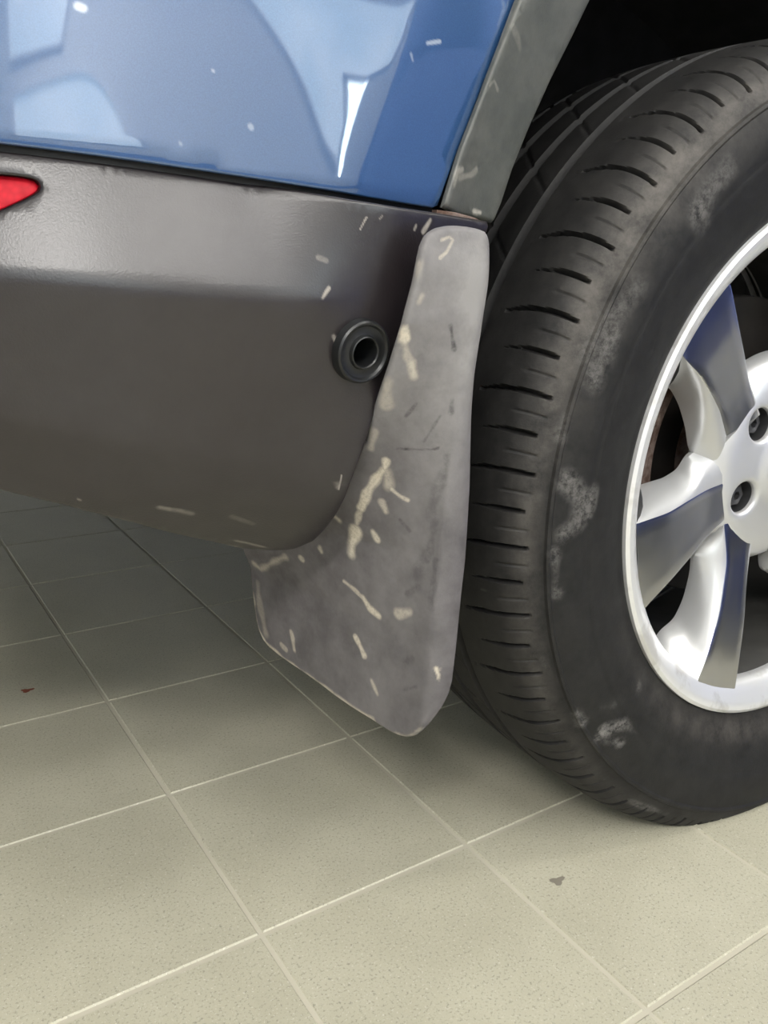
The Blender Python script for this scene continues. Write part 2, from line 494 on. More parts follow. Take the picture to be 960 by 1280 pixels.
# blue trolley added out of view to give the wheel a blue reflection
tt = bpy.data.objects.new('tool_trolley', None); col.objects.link(tt); tt.location = (1.02, -.78, 0)
tt['label'] = 'blue steel tool trolley with drawers standing beside the car'; tt['category'] = 'tool trolley'
box('cabinet_body', (-.55, -.22, .085), (.55, .22, .95), M['dado'], tt, .012)
for k in range(5):
    d_ = box('drawer', (-.52, .22, .14 + k * .155), (.52, .235, .285 + k * .155), M['dado'], tt, .004)
    box('handle', (-.40, .235, .262 + k * .155), (.40, .248, .272 + k * .155), M['steel'], d_, .002)
for sx in (-.45, .45):
    for sy in (-.15, .15):
        c_ = lathe('castor', [(-.015, .001), (-.015, .045), (-.012, .05), (.012, .05), (.015, .045), (.015, .001)], 28, M['black'], tt, c=(sx, sy, .05))
        box('castor_fork', (sx - .02, sy - .022, .05), (sx + .02, sy - .017, .115), M['steel'], c_)
        box('castor_fork', (sx - .02, sy + .017, .05), (sx + .02, sy + .022, .115), M['steel'], c_)

# unseen light panels, added for reflections in bumper and paint
for i, (lx, ly, sx, sy, p) in enumerate(ADDED_LIGHTS):
    t = bpy.data.objects.new('ceiling_light', None); col.objects.link(t); t.location = (lx, ly, hz)
    t['label'] = 'long white ceiling luminaire out of the picture'; t['category'] = 'ceiling light'; t['group'] = 'luminaires under the ceiling'
    b_ = box('housing', (-sx / 2 - .02, -sy / 2 - .02, -.07), (sx / 2 + .02, sy / 2 + .02, 0), M['lamp_off'], t, .006)
    box('diffuser', (-sx / 2, -sy / 2, -.08), (sx / 2, sy / 2, -.068), M['lamp'], t)

# ------------------------------------------------------------------ car
car = bpy.data.objects.new('car', None); col.objects.link(car); car.location = (0, 0, 0)
car['label'] = 'blue car with dark grey plastic bumper, dusty mud flap and silver alloy rear wheel'
car['category'] = 'car'

def sstep(a, b, x):
    t = np.clip((x - a) / (b - a), 0, 1); return t * t * (3 - 2 * t)

def corner(x):
    """plan of the body side: flat by the wheel, drawing in towards the rear corner"""
    e = np.clip(-.50 - np.asarray(x, float), 0, None)
    return 1.35 * e ** 2
def crease_turn(x, z):
    """wheel-arch flare: behind a slanted crease the side swings out towards the arch"""
    xc = -.503 + (z - .545) * .50
    e = np.asarray(x, float) - xc
    k = .004
    return .16 * (np.sqrt(e ** 2 + k ** 2) + e) / 2
def S_bump(x, z):
    x = np.asarray(x, float); z = np.asarray(z, float)
    zc = .4985 + (x + .68) * (-.052)             # shoulder crease
    up = np.clip(z - zc, 0, None); dn = np.clip(zc - z, 0, None)
    s = .0016
    soft = lambda e: (np.sqrt(e ** 2 + s ** 2) + e) / 2
    fade = 1 - sstep(-.56, -.47, x) * .9        # the crease dies out towards the arch
    y = -.020 + corner(x) + crease_turn(x, z) * 1.0
    y = y + soft(z - zc) * .42 * fade + soft(zc - z) * .17 * fade
    z2 = .428 - (x + .69) * .22
    y = y + soft(z2 - z) * .36 * (1 - sstep(-.62, -.5, x) * .6) + np.clip(.385 - z, 0, None) ** 2 * 9
    return y
def S_paint(x, z):
    x = np.asarray(x, float); z = np.asarray(z, float)
    y = -.002 + corner(x) + crease_turn(x, z) * 1.0
    y = y + (z - .55) * .10 + np.clip(z - .60, 0, None) ** 2 * .35
    return y
def flatten_front(S):
    def f(x, z):
        base = S(np.minimum(x, -.40), z)
        return base
    return f
S_bumpf = flatten_front(S_bump); S_paintf = flatten_front(S_paint)

def panel(name, outline_xz, S, th, spacing, mat, strokes=(), wk=.65, **kw):
    def S3(a, b, inset): return np.stack([a, S(a, b) + inset, b], -1)
    st = []
    for pl, wd, s in strokes:
        w3 = np.array([hit(q, S) for q in pl]); st.append((w3, wd * wk, s * .85, w3[:, [0, 2]]))
    return shell(name, outline_xz, S3, th, spacing, mat, car, strokes=st, **kw)

def trace(pts, S): return np.array([hit(q, S)[[0, 2]] for q in pts])

AC = np.array([.0, .405])                       # arch centre (x, z)
def arc(r, a0, a1, n=60):
    a = np.radians(np.linspace(a0, a1, n)); return np.stack([AC[0] + r * np.cos(a), AC[1] + r * np.sin(a)], -1)

# --- bumper
top = trace([(0, 187), (120, 201), (250, 219), (380, 239), (445, 250), (500, 259), (548, 266), (585, 272), (612, 277)], S_bump)
right = trace([(611, 292), (585, 298), (562, 306), (552, 330), (540, 362), (524, 392), (506, 420), (489, 458), (471, 510), (456, 560), (441, 600), (428, 632), (411, 658), (392, 677), (368, 687), (338, 689), (300, 686)], S_bump)
bot = trace([(240, 673), (170, 655), (80, 632), (0, 613)], S_bump)
tip = bot[-1]
rear = np.array([[tip[0] - .08, tip[1] + .012], [tip[0] - .20, tip[1] + .02], [tip[0] - .20, top[0][1] + .01], [top[0][0] - .1, top[0][1] + .004]])
bo = np.vstack([top, right, bot, rear])
# opening for the reflector in the bumper
rf_px = [(-60, 214), (0, 218), (30, 221), (46, 225), (51.5, 231), (50, 238), (38, 246), (0, 263.5), (-60, 286)]
rf = smooth_poly(trace(rf_px, S_bump), keep=(0, 8), it=2)
sP = hit((449, 438), S_bump); sens_hole = np.array([[sP[0] + .013 * math.cos(t), sP[2] + .0135 * math.sin(t)] for t in np.linspace(0, 2 * math.pi, 40, endpoint=False)])
bstrokes = [([(458, 272), (450, 287)], .0011, .9), ([(478, 270), (474, 274)], .001, .5), ([(538, 275), (529, 290)], .0022, .8), ([(520, 282), (518, 287)], .0015, .5),
            ([(411, 360), (403, 373)], .0016, .8), ([(398, 322), (408, 326)], .002, .3), ([(417, 420), (419, 426)], .002, .5),
            ([(427, 594), (423, 612)], .0011, .8), ([(200, 634), (225, 638), (240, 642)], .004, .35), ([(290, 645), (315, 655)], .004, .18), ([(98, 624), (100, 625)], .0015, .6),
            ([(150, 653), (210, 668), (270, 681), (300, 685)], .0022, .55), ([(295, 676), (330, 684)], .003, .4)]
bumper = panel('bumper', bo, S_bump, .004, .0055, M['bumper'], bstrokes, holes=[rf, sens_hole], roll=.0022)
bumper['label'] = 'dark grey textured plastic rear bumper with scuffed lower edge'
# reflector: recessed red lens in its pocket
rfo = rf.copy(); cen = rf.mean(0)
S_rf = lambda x, z: S_bump(x, z) + .0045 + np.clip((z - .522) , 0, None) * .0
def S3r(a, b, inset): return np.stack([a, S_rf(a, b) + inset, b], -1)
refl = shell('reflector', smooth_poly(trace([(q[0], q[1]) for q in rf_px], S_bump), keep=(0, 8), it=2), S3r, .006, .006, M['red'], bumper, roll=.0012)
refl['label'] = 'red side reflector'
# pocket rim
n = len(rf); A_ = np.c_[rf[:, 0], S_bump(rf[:, 0], rf[:, 1]) + .001, rf[:, 1]]; B_ = A_ + np.array([0, .012, 0])
mesh('reflector_pocket', np.vstack([A_, B_]), [(i, (i + 1) % n, n + (i + 1) % n, n + i) for i in range(n)], M['bumper'], bumper)

# --- parking sensor: stepped ring with a dark bore, set at right angles to the bumper
def surf_frame(q, S):
    P = hit(q, S); e = 1e-3
    n = np.array([float(S(P[0] + e, P[2]) - S(P[0] - e, P[2])) / (2 * e), -1.0, float(S(P[0], P[2] + e) - S(P[0], P[2] - e)) / (2 * e)])
    return P, n / np.linalg.norm(n)
P, nrm = surf_frame((449, 438), S_bump)
def turned(name, prof, n, mat, P, nrm, parent, sharp=30):
    u = np.cross(nrm, [0, 0, 1]); u /= np.linalg.norm(u); v = np.cross(u, nrm)
    a = np.linspace(0, 2 * math.pi, n, endpoint=False)
    V = np.array([[P + nrm * h + (u * math.cos(t) + v * math.sin(t)) * r for t in a] for h, r in prof]).reshape(-1, 3)
    o = fast_mesh(name, V, grid_faces(len(prof), n, True), mat, parent, True, sharp); fix_normals(o); return o
sens = turned('parking_sensor', [(h_, r_ * .88) for h_, r_ in [(-.004, .0212), (.002, .0210), (.0052, .0203), (.0062, .0192), (.0060, .0180), (.0046, .0168), (.0040, .0140), (.0046, .0115), (.0066, .0106), (.0070, .0100), (.0062, .0093), (.0020, .0091), (-.012, .0091)]], 64, M['sensor'], P, nrm, bumper)
sens['label'] = 'round dark parking sensor ring'
turned('sensor_bore', [(.0010, .0084), (-.014, .0080), (-.015, .0001)], 40, M['liner'], P, nrm, sens)

# --- painted quarter panel
pt = trace([(0, 179.5), (120, 194.5), (250, 213), (380, 233), (447, 244.5), (500, 253.5), (547, 261)], S_paint)
pr = trace([(552, 245), (572, 190), (600, 117), (630, 37), (646, -3)], S_paint)
aN = arc(.4785, 147, 12, 50)
po = np.vstack([pt, pr[:-1], np.array([pr[-1]]), aN[aN[:, 1] > pr[-1][1] + .004], [[.8, .42], [1.0, .42], [1.0, .98], [-.95, .98], [-.98, .56]]])
pstrokes = [([(534, 54), (550, 52)], .0018, .7), ([(514, 68), (516, 76)], .0018, .45), ([(97, 8), (104, 11)], .0030, .8), ([(313, 158), (314, 160)], .002, .35), ([(225, 178), (226, 180)], .002, .3),
            ([(266, 88), (267, 89)], .0015, .3)]
paint = panel('quarter_panel', po, S_paintf, .003, .012, M['paint'], pstrokes, roll=.0013, bstep=.006)
paint['label'] = 'glossy blue painted quarter panel'
# dark seal behind the joints
def strip(name, pts, S, wdt, back, mat, parent):
    P2 = resample(pts, step=.008); t = np.gradient(P2, axis=0); t /= np.linalg.norm(t, axis=1)[:, None]
    nn = np.stack([-t[:, 1], t[:, 0]], -1)
    a = P2 + nn * wdt; b = P2 - nn * wdt
    V = np.vstack([np.c_[a[:, 0], S(a[:, 0], a[:, 1]) + back, a[:, 1]], np.c_[b[:, 0], S(b[:, 0], b[:, 1]) + back, b[:, 1]]])
    V = np.vstack([V, V + np.array([0, .004, 0])])
    n = len(P2); Fq = [(i, i + 1, n + i + 1, n + i) for i in range(n - 1)] + [(2 * n + i, 3 * n + i, 3 * n + i + 1, 2 * n + i + 1) for i in range(n - 1)]
    return mesh(name, V, Fq, mat, parent)
strip('joint_seal', np.vstack([[[pt[0][0] - .25, pt[0][1]]], pt]) - [0, .001], S_paint, .009, .006, M['gapseal'], car)
strip('joint_seal', np.vstack([pr, aN[aN[:, 1] > pr[-1][1] + .004]]), S_paintf, .008, .006, M['gapseal'], car)

# --- wheel-arch cladding: band round the arch, its inner lip turned into the well
def S_arch(x, z):
    x = np.asarray(x, float); z = np.asarray(z, float)
    r = np.hypot(x - AC[0], z - AC[1])
    e = (.479 - r)                                # distance inwards from the outer edge
    yb = S_paintf(x, z)
    return yb - .003 - .004 * sstep(0, .012, e) + .35 * np.clip(e - .022, 0, None)
ol = trace([(556, 259), (577, 190), (605, 117), (635, 37), (650, -3)], S_arch)
il = trace([(742, -6), (718, 44), (690, 100), (663, 160), (642, 212), (628, 255), (618, 279)], S_arch)
r_o = float(np.hypot(*(ol[-1] - AC))); r_i = float(np.hypot(*(il[0] - AC)))
a_o = math.degrees(math.atan2(*(ol[-1] - AC)[::-1])); a_i = math.degrees(math.atan2(*(il[0] - AC)[::-1]))
ao = arc(1, a_o - 1, 10, 60); ao = AC + (ao - AC) * np.linspace(r_o, .477, 60)[:, None]
ai = arc(1, 10, a_i - 1, 60); ai = AC + (ai - AC) * np.linspace(.432, r_i, 60)[:, None]
trim_o = np.vstack([ol, ao, ai, il, trace([(600, 274), (570, 267)], S_arch)])
tstrokes = [([(568, 232), (572, 214), (578, 212)], .0035, .45), ([(575, 222), (590, 218), (595, 212)], .0035, .35), ([(592, 264), (601, 266)], .0028, .8), ([(610, 110), (618, 100), (622, 112)], .002, .25), ([(640, 30), (650, 60)], .004, .15)]
arch = panel('wheel_arch_trim', trim_o, S_arch, .005, .006, M['trim'], tstrokes, roll=.003)
arch['label'] = 'dark grey plastic wheel arch trim'
# inner lip returning into the well
il2 = np.vstack([ai, il]); n = len(il2)
base = np.c_[il2[:, 0], S_arch(il2[:, 0], il2[:, 1]) + .002, il2[:, 1]]
outw = (il2 - AC) / np.linalg.norm(il2 - AC, axis=1)[:, None]
V = np.vstack([base, base + np.c_[outw[:, 0] * .004, np.full(n, .03), outw[:, 1] * .004], base + np.c_[outw[:, 0] * .02, np.full(n, .05), outw[:, 1] * .02]])
mesh('arch_lip', V, list(grid_faces(3, n)), M['black'], arch)
# dirty ledge between the trim's foot and the bumper
lg = trace([(552, 262), (575, 265), (600, 272), (614, 280), (606, 284), (575, 277), (552, 270)], S_bump)
def S3l(a, b, inset): return np.stack([a, S_bump(a, b) + .004 + inset, b], -1)
shell('dirty_ledge', lg, S3l, .006, .004, M['rust'], arch, roll=.001)

# --- mud flap: narrow on the outside, twisting to stand crosswise behind the tyre below
edge_px = [(628, 310), (622, 360), (612, 420), (600, 480), (591, 530), (581, 600), (570, 680), (560, 750), (550, 830), (545, 870)]
ep = np.array([on_plane(q, 1, -.037) for q in edge_px])
ez, ex = ep[::-1, 2], ep[::-1, 0]
def xE(z):
    z = np.asarray(z, float)
    v = np.interp(z, ez, ex)
    return v + np.where(z < ez[0], (z - ez[0]) * (ex[3] - ex[0]) / (ez[3] - ez[0]), 0) * .6
def alpha(z):
    return np.radians(np.interp(z, [.16, .20, .27, .33, .38, .42, .45, .48, .52, .56], [79, 79, 76, 68, 52, 33, 17, 6, 2, 0]))
def flap_pt(u, z, inset=0):
    """u = run from the outer edge, measured round the flap"""
    a = alpha(z); u = np.asarray(u, float)
    x = xE(z) - u * np.cos(a); y = -.037 + u * np.sin(a)
    # outer edge rolls forward, top rolls in
    e = np.clip(.012 - u, 0, None); k = e ** 2 / .024 * 1.7
    x = x + np.sin(a) * (inset + k); y = y + np.cos(a) * (inset + k)
    # shallow pressed relief
    dz = -.006 * np.sin(np.clip((z - .50) / .035, 0, 1) * math.pi / 2) ** 2
    y = y - dz * .6 * sstep(.47, .53, z)
    return np.stack([x, y, z + 0 * x], -1)
def flap_hit(q):
    d = ray(q)
    def g(t):
        P_ = CAM + d * t; z = float(np.clip(P_[2], .1, .6)); a = float(alpha(z))
        rel = P_[:2] - np.array([float(xE(z)), -.037])
        return rel[0] * math.sin(a) + rel[1] * math.cos(a), -rel[0] * math.cos(a) + rel[1] * math.sin(a), z
    ts = np.linspace(.3, 1.4, 240); gv = [g(t)[0] for t in ts]
    for i in range(len(ts) - 1):
        if gv[i] < 0 <= gv[i + 1]:
            lo, hi = ts[i], ts[i + 1]
            for _ in range(40):
                m_ = (lo + hi) / 2
                if g(m_)[0] > 0: hi = m_
                else: lo = m_
            _, u, z = g(lo); return np.array([u, z])
    return np.array([.1, .3])
fr = [(600, 284), (618, 290), (627, 305)] + edge_px[1:] + [(538, 893), (527, 912), (512, 924), (492, 920), (466, 903), (430, 881), (390, 850), (350, 823), (330, 806), (320, 785), (315, 750), (311, 712)]
fr2 = np.array([flap_hit(q) for q in fr])
hidden = np.array([[fr2[-1][0] + .0, .33], [.16, .37], [.13, .40]])
fl = np.array([flap_hit(q) for q in [(454, 566), (467, 514), (485, 466), (497, 430), (507, 398), (517, 362), (525, 328), (534, 300), (548, 286), (572, 281)]])
fo = np.vstack([fr2, hidden, fl])
fo = smooth_poly(fo, it=1)
def fs(pl, wd, s):
    ab = np.array([flap_hit(q) for q in pl]); return (flap_pt(ab[:, 0], ab[:, 1]), wd, s, ab)
fst = [fs(*a) for a in [
    ([(505, 416), (506, 424)], .0036, .9), ([(506, 430), (510, 445), (514, 452)], .0030, .4), ([(514, 455), (518, 470)], .0042, .6), ([(484, 480), (482, 505)], .0045, .35), ([(468, 540), (464, 560)], .003, .35),
    ([(483, 577), (481, 586)], .0034, .9), ([(478, 588), (468, 600), (458, 616), (452, 634)], .0036, .9), ([(482, 590), (486, 605)], .0050, .5), ([(490, 612), (500, 620), (510, 625)], .0014, .7),
    ([(452, 632), (446, 655)], .0030, .6), ([(446, 664), (440, 680), (440, 692)], .0058, .85), ([(478, 628), (482, 640)], .0034, .55), ([(466, 664), (472, 674)], .0034, .8),
    ([(418, 645), (424, 650)], .0034, .7), ([(400, 686), (402, 690)], .0028, .7), ([(376, 697), (378, 699)], .0026, .7), ([(430, 727), (444, 738), (452, 746)], .0018, .6), ([(454, 747), (462, 760), (474, 770)], .0034, .9),
    ([(498, 768), (512, 766)], .0045, .55), ([(444, 796), (450, 808), (455, 820)], .0026, .8), ([(464, 850), (472, 868)], .0028, .6), ([(364, 790), (366, 800), (368, 812)], .0026, .6), ([(352, 806), (358, 812)], .0028, .5),
    ([(318, 705), (326, 712), (336, 706), (345, 700), (356, 696)], .0045, .45), ([(322, 730), (325, 760), (332, 790)], .0050, .30),
    ([(316, 740), (320, 780), (332, 804), (352, 822), (392, 850), (430, 878), (466, 900)], .0028, .75), ([(490, 918), (512, 922), (528, 912)], .0024, .6),
    ([(556, 300), (566, 296), (570, 300), (560, 316), (552, 322)], .0012, .5), ([(525, 330), (520, 345)], .004, .3), ([(527, 370), (524, 376)], .003, .4), ([(541, 838), (542, 850)], .0018, .8)]]
dark = [fs(*a) for a in [([(563, 408), (566, 424), (568, 437)], .0014, .9), ([(497, 561), (540, 562), (548, 560)], .0009, .9), ([(520, 505), (508, 520)], .0014, .6), ([(565, 500), (564, 516)], .0016, .7), ([(550, 520), (530, 552)], .0012, .5),
        ([(552, 590), (540, 640)], .004, .35), ([(530, 690), (520, 720)], .005, .35), ([(500, 650), (512, 664)], .0014, .5), ([(560, 570), (552, 610)], .003, .4), ([(545, 650), (534, 700)], .003, .4), ([(522, 735), (510, 742)], .003, .4),
        ([(505, 830), (515, 822)], .004, .4), ([(505, 862), (520, 858)], .002, .5), ([(545, 700), (538, 760)], .0026, .45)]]
def dark_attr(P): return wear_value(P, [(d[0], d[1], d[2]) for d in dark])
nt = M['flap'].node_tree; b = nt.nodes['Principled BSDF']
old = b.inputs['Base Color'].links[0].from_socket
kd = mathn(nt, 'MULTIPLY', attr(nt, 'scrape'), ramp(nt, noise(nt, 200, 4, .7), [(.35, .2), (.6, 1.0)]), True)
nt.links.new(mixc(nt, kd, old, (.03, .028, .03)), b.inputs['Base Color'])
flap = shell('mud_flap', fo, flap_pt, .0045, .0035, M['flap'], car, roll=.0035, strokes=fst + [(a_, b_, 0.0, d_) for a_, b_, c_, d_ in dark], attr2={'scrape': dark_attr, 'film': lambda P: .12 + .75 * sstep(.34, .47, P[:, 2]) + .35 * np.exp(-((P[:, 0] - xE(P[:, 2]) + .012) / .014) ** 2)})  # film: dust, with light put into its colour at top and outer edge
flap['label'] = 'grey dusty mud flap with beige paint scuffs'

# --- wheel well, underside and body shell beyond the frame
well = lathe('wheel_well', [(.045, .452), (.05, .462), (.36, .462), (.42, .44), (.44, .30), (.44, .02)], 90, M['liner'], car, c=(0, 0, .40), th0=math.radians(-8), th1=math.radians(196), closed=False)
well['label'] = 'black felt wheel well liner'
def solid(name, prof, yy, mat, parent):
    """prism of an x-z outline with a few stations across y: (y, inset)"""
    prof = np.asarray(prof, float); cen = prof.mean(0); V = []
    for y, s in yy: V.append(np.c_[cen[0] + (prof[:, 0] - cen[0]) * s, np.full(len(prof), y), cen[1] + (prof[:, 1] - cen[1]) * s])
    n = len(prof); Fq = [tuple(f) for f in grid_faces(len(yy), n, True)] + [tuple(range(n))[::-1], tuple(range((len(yy) - 1) * n, len(yy) * n))]
    o = mesh(name, np.vstack(V), Fq, mat, parent, True, 40); fix_normals(o); return o
arch_in = [(AC[0] + .468 * math.cos(a), .40 + .468 * math.sin(a)) for a in np.radians(np.linspace(175, 5, 24))]
solid('bumper_core', [(-.90, .41), (-.62, .37), (-.50, .355), (-.475, .55), (-.98, .56), (-.985, .47)], [(.13, .97), (.17, 1), (1.70, 1), (1.78, .97)], M['bumper'], car)
lower = [(-.97, .555), (-.49, .555)] + arch_in + [(.50, .30), (2.2, .28), (3.4, .32), (3.55, .55), (3.35, .95), (2.4, 1.05), (-.75, 1.05), (-.95, .90)]
solid('body_shell', lower, [(.12, .985), (.16, 1), (1.72, 1), (1.80, .985)], M['paint'], car)
solid('cabin', [(-.72, 1.03), (-.45, 1.50), (-.2, 1.62), (.9, 1.66), (1.35, 1.60), (2.35, 1.03)], [(.16, .96), (.30, .90), (1.6, .90), (1.76, .96)], M['glass'], car)

box('silencer', (-.84, .70, .27), (-.40, 1.45, .42), M['liner'], car, .03)  # unseen box added to darken the floor under the car
# ------------------------------------------------------------------ wheel
WC = np.array([0, 0, .345])
# tyre: one dense lathe whose grooves are cut as real depth
prof = [(.018, .2335), (.008, .2385), (.0035, .243), (.0015, .2465), (.0005, .251), (-.0035, .262), (-.0075, .275), (-.0100, .288), (-.0108, .2925), (-.0103, .2945), (-.0112, .300), (-.0108, .310), (-.0090, .320), (-.0070, .3275), (-.0082, .3290), (-.0075, .3312), (-.0045, .3325), (-.0015, .338), (.0030, .3445), (.0080, .3500), (.0140, .3545), (.020, .3575), (.028, .3600), (.038, .3620), (.055, .3632), (.080, .3640), (.120, .3642), (.160, .3632), (.190, .3610), (.212, .3570), (.225, .353), (.236, .340), (.246, .31), (.246, .285), (.236, .255), (.226, .243), (.215, .2345)]
prof = np.array(prof)
s = np.r_[0, np.cumsum(np.linalg.norm(np.diff(prof, axis=0), axis=1))]
# smooth through the points, fine on the side that is seen
def cr(prof, s, t):
    i = np.clip(np.searchsorted(s, t) - 1, 0, len(s) - 2); out = []
    u = ((t - s[i]) / (s[i + 1] - s[i]))[:, None]
    p0, p1, p2, p3 = prof[np.maximum(i - 1, 0)], prof[i], prof[i + 1], prof[np.minimum(i + 2, len(s) - 1)]
    m1 = (p2 - p0) / 2; m2 = (p3 - p1) / 2
    return (2 * u ** 3 - 3 * u ** 2 + 1) * p1 + (u ** 3 - 2 * u ** 2 + u) * m1 + (-2 * u ** 3 + 3 * u ** 2) * p2 + (u ** 3 - u ** 2) * m2
sB = s[17]; sC = s[27]
t = np.r_[np.arange(0, sB, .0026), np.arange(sB, sC + .035, .00115), np.arange(sC + .036, s[-1], .0025)]
pr_ = cr(prof, s, t)
NP = 78
loc = np.array([0, .05, .085, .115, .16, .24, .33, .40, .44, .47, .50, .53, .56, .60, .67, .76, .84, .885, .915, .95])
th = (np.arange(NP)[:, None] + loc[None, :]).ravel() * (2 * math.pi / NP)
ph = np.tile(loc, NP); idx = np.repeat(np.arange(NP), len(loc))
Y, Rr = pr_[:, 0][:, None], pr_[:, 1][:, None]
outer = (np.arange(len(pr_)) < np.searchsorted(t, s[30]))[:, None]
# arc-run position measured from the shoulder, for the groove ends
run = (t - s[18])[:, None]
TH = th[None, :] + 0 * Y
curve = .16 * np.clip((run - .015) / .04, -.6, 1.5) ** 2      # grooves bend a little
phs = (ph[None, :] - curve - .0 + .5) % 1 - .5                # distance (in pitches) from the lateral groove
even = (idx % 2 == 0)[None, :]
L0 = np.where(even, -.004, .000); L1 = np.where(even, .068, .050)
latw = .045
lat = np.clip(1.5 - np.abs(phs) / (latw * np.clip((L1 - run) / .03, .35, 1)), 0, 1) * np.clip((run - L0) / .004, 0, 1) * np.clip((L1 - run) / .030, 0, 1)
sp = (ph[None, :] - curve + .0) % 1 - .5
sip = np.clip(1.5 - np.abs(sp) / .035, 0, 1) * np.clip((run + .004) / .003, 0, 1) * np.clip((.024 - run) / .006, 0, 1)
dep = lat * .0055 + sip * .0008
for yc, hw in ((.074, .0028), (.112, .0030), (.150, .0030), (.190, .0028)):
    dep = np.maximum(dep, .0075 * np.clip(1.8 - np.abs(Y - yc) / hw, 0, 1) * ((Rr > .35) & outer | (Y > .06) & (Rr > .35)))
# slanted lugs across the middle ribs
sl = ((ph[None, :] + idx[None, :] + (Y - .074) * 26) / 2) % 1 - .5
dep = np.maximum(dep, .0012 * np.clip(1.5 - np.abs(sl) / .035, 0, 1) * ((Y > .080) & (Y < .186)))
lat2 = np.clip(1.5 - np.abs(phs) / latw, 0, 1) * ((Y > .192) & (Rr > .345)); dep = np.maximum(dep, lat2 * .005)
# inner half needs normals: dig along the profile normal
tg = np.gradient(pr_, axis=0); tg /= np.linalg.norm(tg, axis=1)[:, None]
nY, nR = tg[:, 1][:, None] * -1, tg[:, 0][:, None]             # outward normal (y,r)
YY = Y - nY * 0 + (-nY) * dep; RR = Rr - nR * dep
X = RR * np.cos(TH); Z = RR * np.sin(TH) + WC[2]
# contact patch: the tread flattens on the tiles, the sidewall above it bulges
Z = Z - .009 * np.clip((.12 - Z) / .12, 0, 1) ** 1.3
k = .0012
Zf = (np.sqrt((Z - .0002) ** 2 + k ** 2) + (Z - .0002)) / 2
bul = np.clip((.11 - Z) / .11, 0, 1) ** 1.5 * np.clip((RR - .25) / .05, 0, 1) * np.clip((.372 - RR) / .016, 0, 1)
YY = YY - bul * .017 * (YY < .1) + bul * .009 * (YY > .15)
V = np.stack([X, YY + 0 * X, Zf], -1).reshape(-1, 3)
# dust: film on the shoulder, scuffs on the sidewall
rr = RR.ravel(); yy = YY.ravel(); aa = np.degrees(np.arctan2(Z.ravel() - WC[2], X.ravel())) % 360
film = np.exp(-((rr - .342) / .010) ** 2) * (yy < .04) * .85 * np.clip(1.25 - np.abs(aa - 140) / 55, .12, 1)
film += np.clip((rr - .30) / .03, 0, 1) * np.clip((.345 - rr) / .01, 0, 1) * (yy < .05) * .5 * np.clip(1 - np.abs(aa - 138) / 45, 0, 1)
film += (yy >= .0) * (rr > .352) * .04 + np.exp(-((rr - .258) / .012) ** 2) * .55 * np.clip(1 - np.abs(aa - 255) / 60, 0, 1)
film += np.exp(-((rr - .345) / .008) ** 2) * .35 * np.clip(1 - np.abs(aa - 205) / 35, 0, 1)
film *= (1 - np.clip(dep.ravel() / .002, 0, 1))
P3 = V
def sw(q, y=-.006): return on_plane(q, 1, y)
tst = [([sw((706, 600)), sw((722, 622)), sw((716, 650)), sw((700, 665))], .012, .55), ([sw((736, 612)), sw((728, 640))], .008, .5),
       ([sw((752, 912)), sw((775, 904)), sw((790, 915))], .0085, .8), ([sw((745, 922)), sw((770, 926))], .007, .6), ([sw((720, 890)), sw((728, 900))], .007, .55), ([sw((745, 880)), sw((762, 878))], .005, .45),
       ([sw((905, 215)), sw((880, 240)), sw((868, 262))], .014, .45), ([sw((760, 420)), sw((740, 470))], .012, .45), ([sw((790, 360)), sw((760, 400)), sw((745, 440))], .016, .35), ([sw((700, 545)), sw((706, 520))], .007, .4),
       ([sw((690, 690)), sw((694, 740))], .006, .4), ([sw((678, 820)), sw((690, 850))], .006, .4), ([sw((790, 1005)), sw((830, 1014))], .005, .4), ([sw((800, 860)), sw((690, 900))][:1] * 2, .006, .3)]
def on_tread(q, R_=.3635):
    d = ray(q); o_ = CAM - WC; A2 = d[0] ** 2 + d[2] ** 2; B2 = 2 * (o_[0] * d[0] + o_[2] * d[2]); C2 = o_[0] ** 2 + o_[2] ** 2 - R_ ** 2
    return CAM + d * ((-B2 - math.sqrt(max(B2 * B2 - 4 * A2 * C2, 0))) / (2 * A2))
tst += [([on_tread((599, 738)), on_tread((605, 741))], .0028, 1.4), ([on_tread((612, 275)), on_tread((615, 272))], .0016, .8), ([on_tread((656, 388)), on_tread((657, 389))], .0014, .7), ([on_tread((608, 516)), on_tread((609, 517))], .0018, .9), ([on_tread((635, 940)), on_tread((636, 941))], .0018, .8)]
wv = wear_value(P3, tst)
tyre_attr = {'wear': wv, 'film': film}
tyre = fast_mesh('tyre', V, grid_faces(len(pr_), len(th), True), M['tyre'], car, True, 28, attr=tyre_attr)
fix_normals(tyre)
tyre['label'] = 'black rubber tyre with siped tread and dusty shoulder'

# --- alloy rim: flange and barrel, traced spokes, hub, lug nuts, centre cap
rim = lathe('rim', [(.226, .231), (.218, .235), (.205, .226), (.205, .222), (.03, .218), (.024, .2160), (.0185, .2165), (.0135, .2185), (.0090, .2215), (.0060, .2255), (.0005, .2325), (-.0015, .2365), (-.0018, .2400), (-.0002, .2432), (.0035, .2436), (.006, .240), (.010, .2365), (.03, .2365), (.045, .228), (.12, .21), (.19, .219), (.214, .2395), (.226, .231)], 220, M['flange'], car)
rim['label'] = 'silver alloy wheel rim with machined spoke faces'

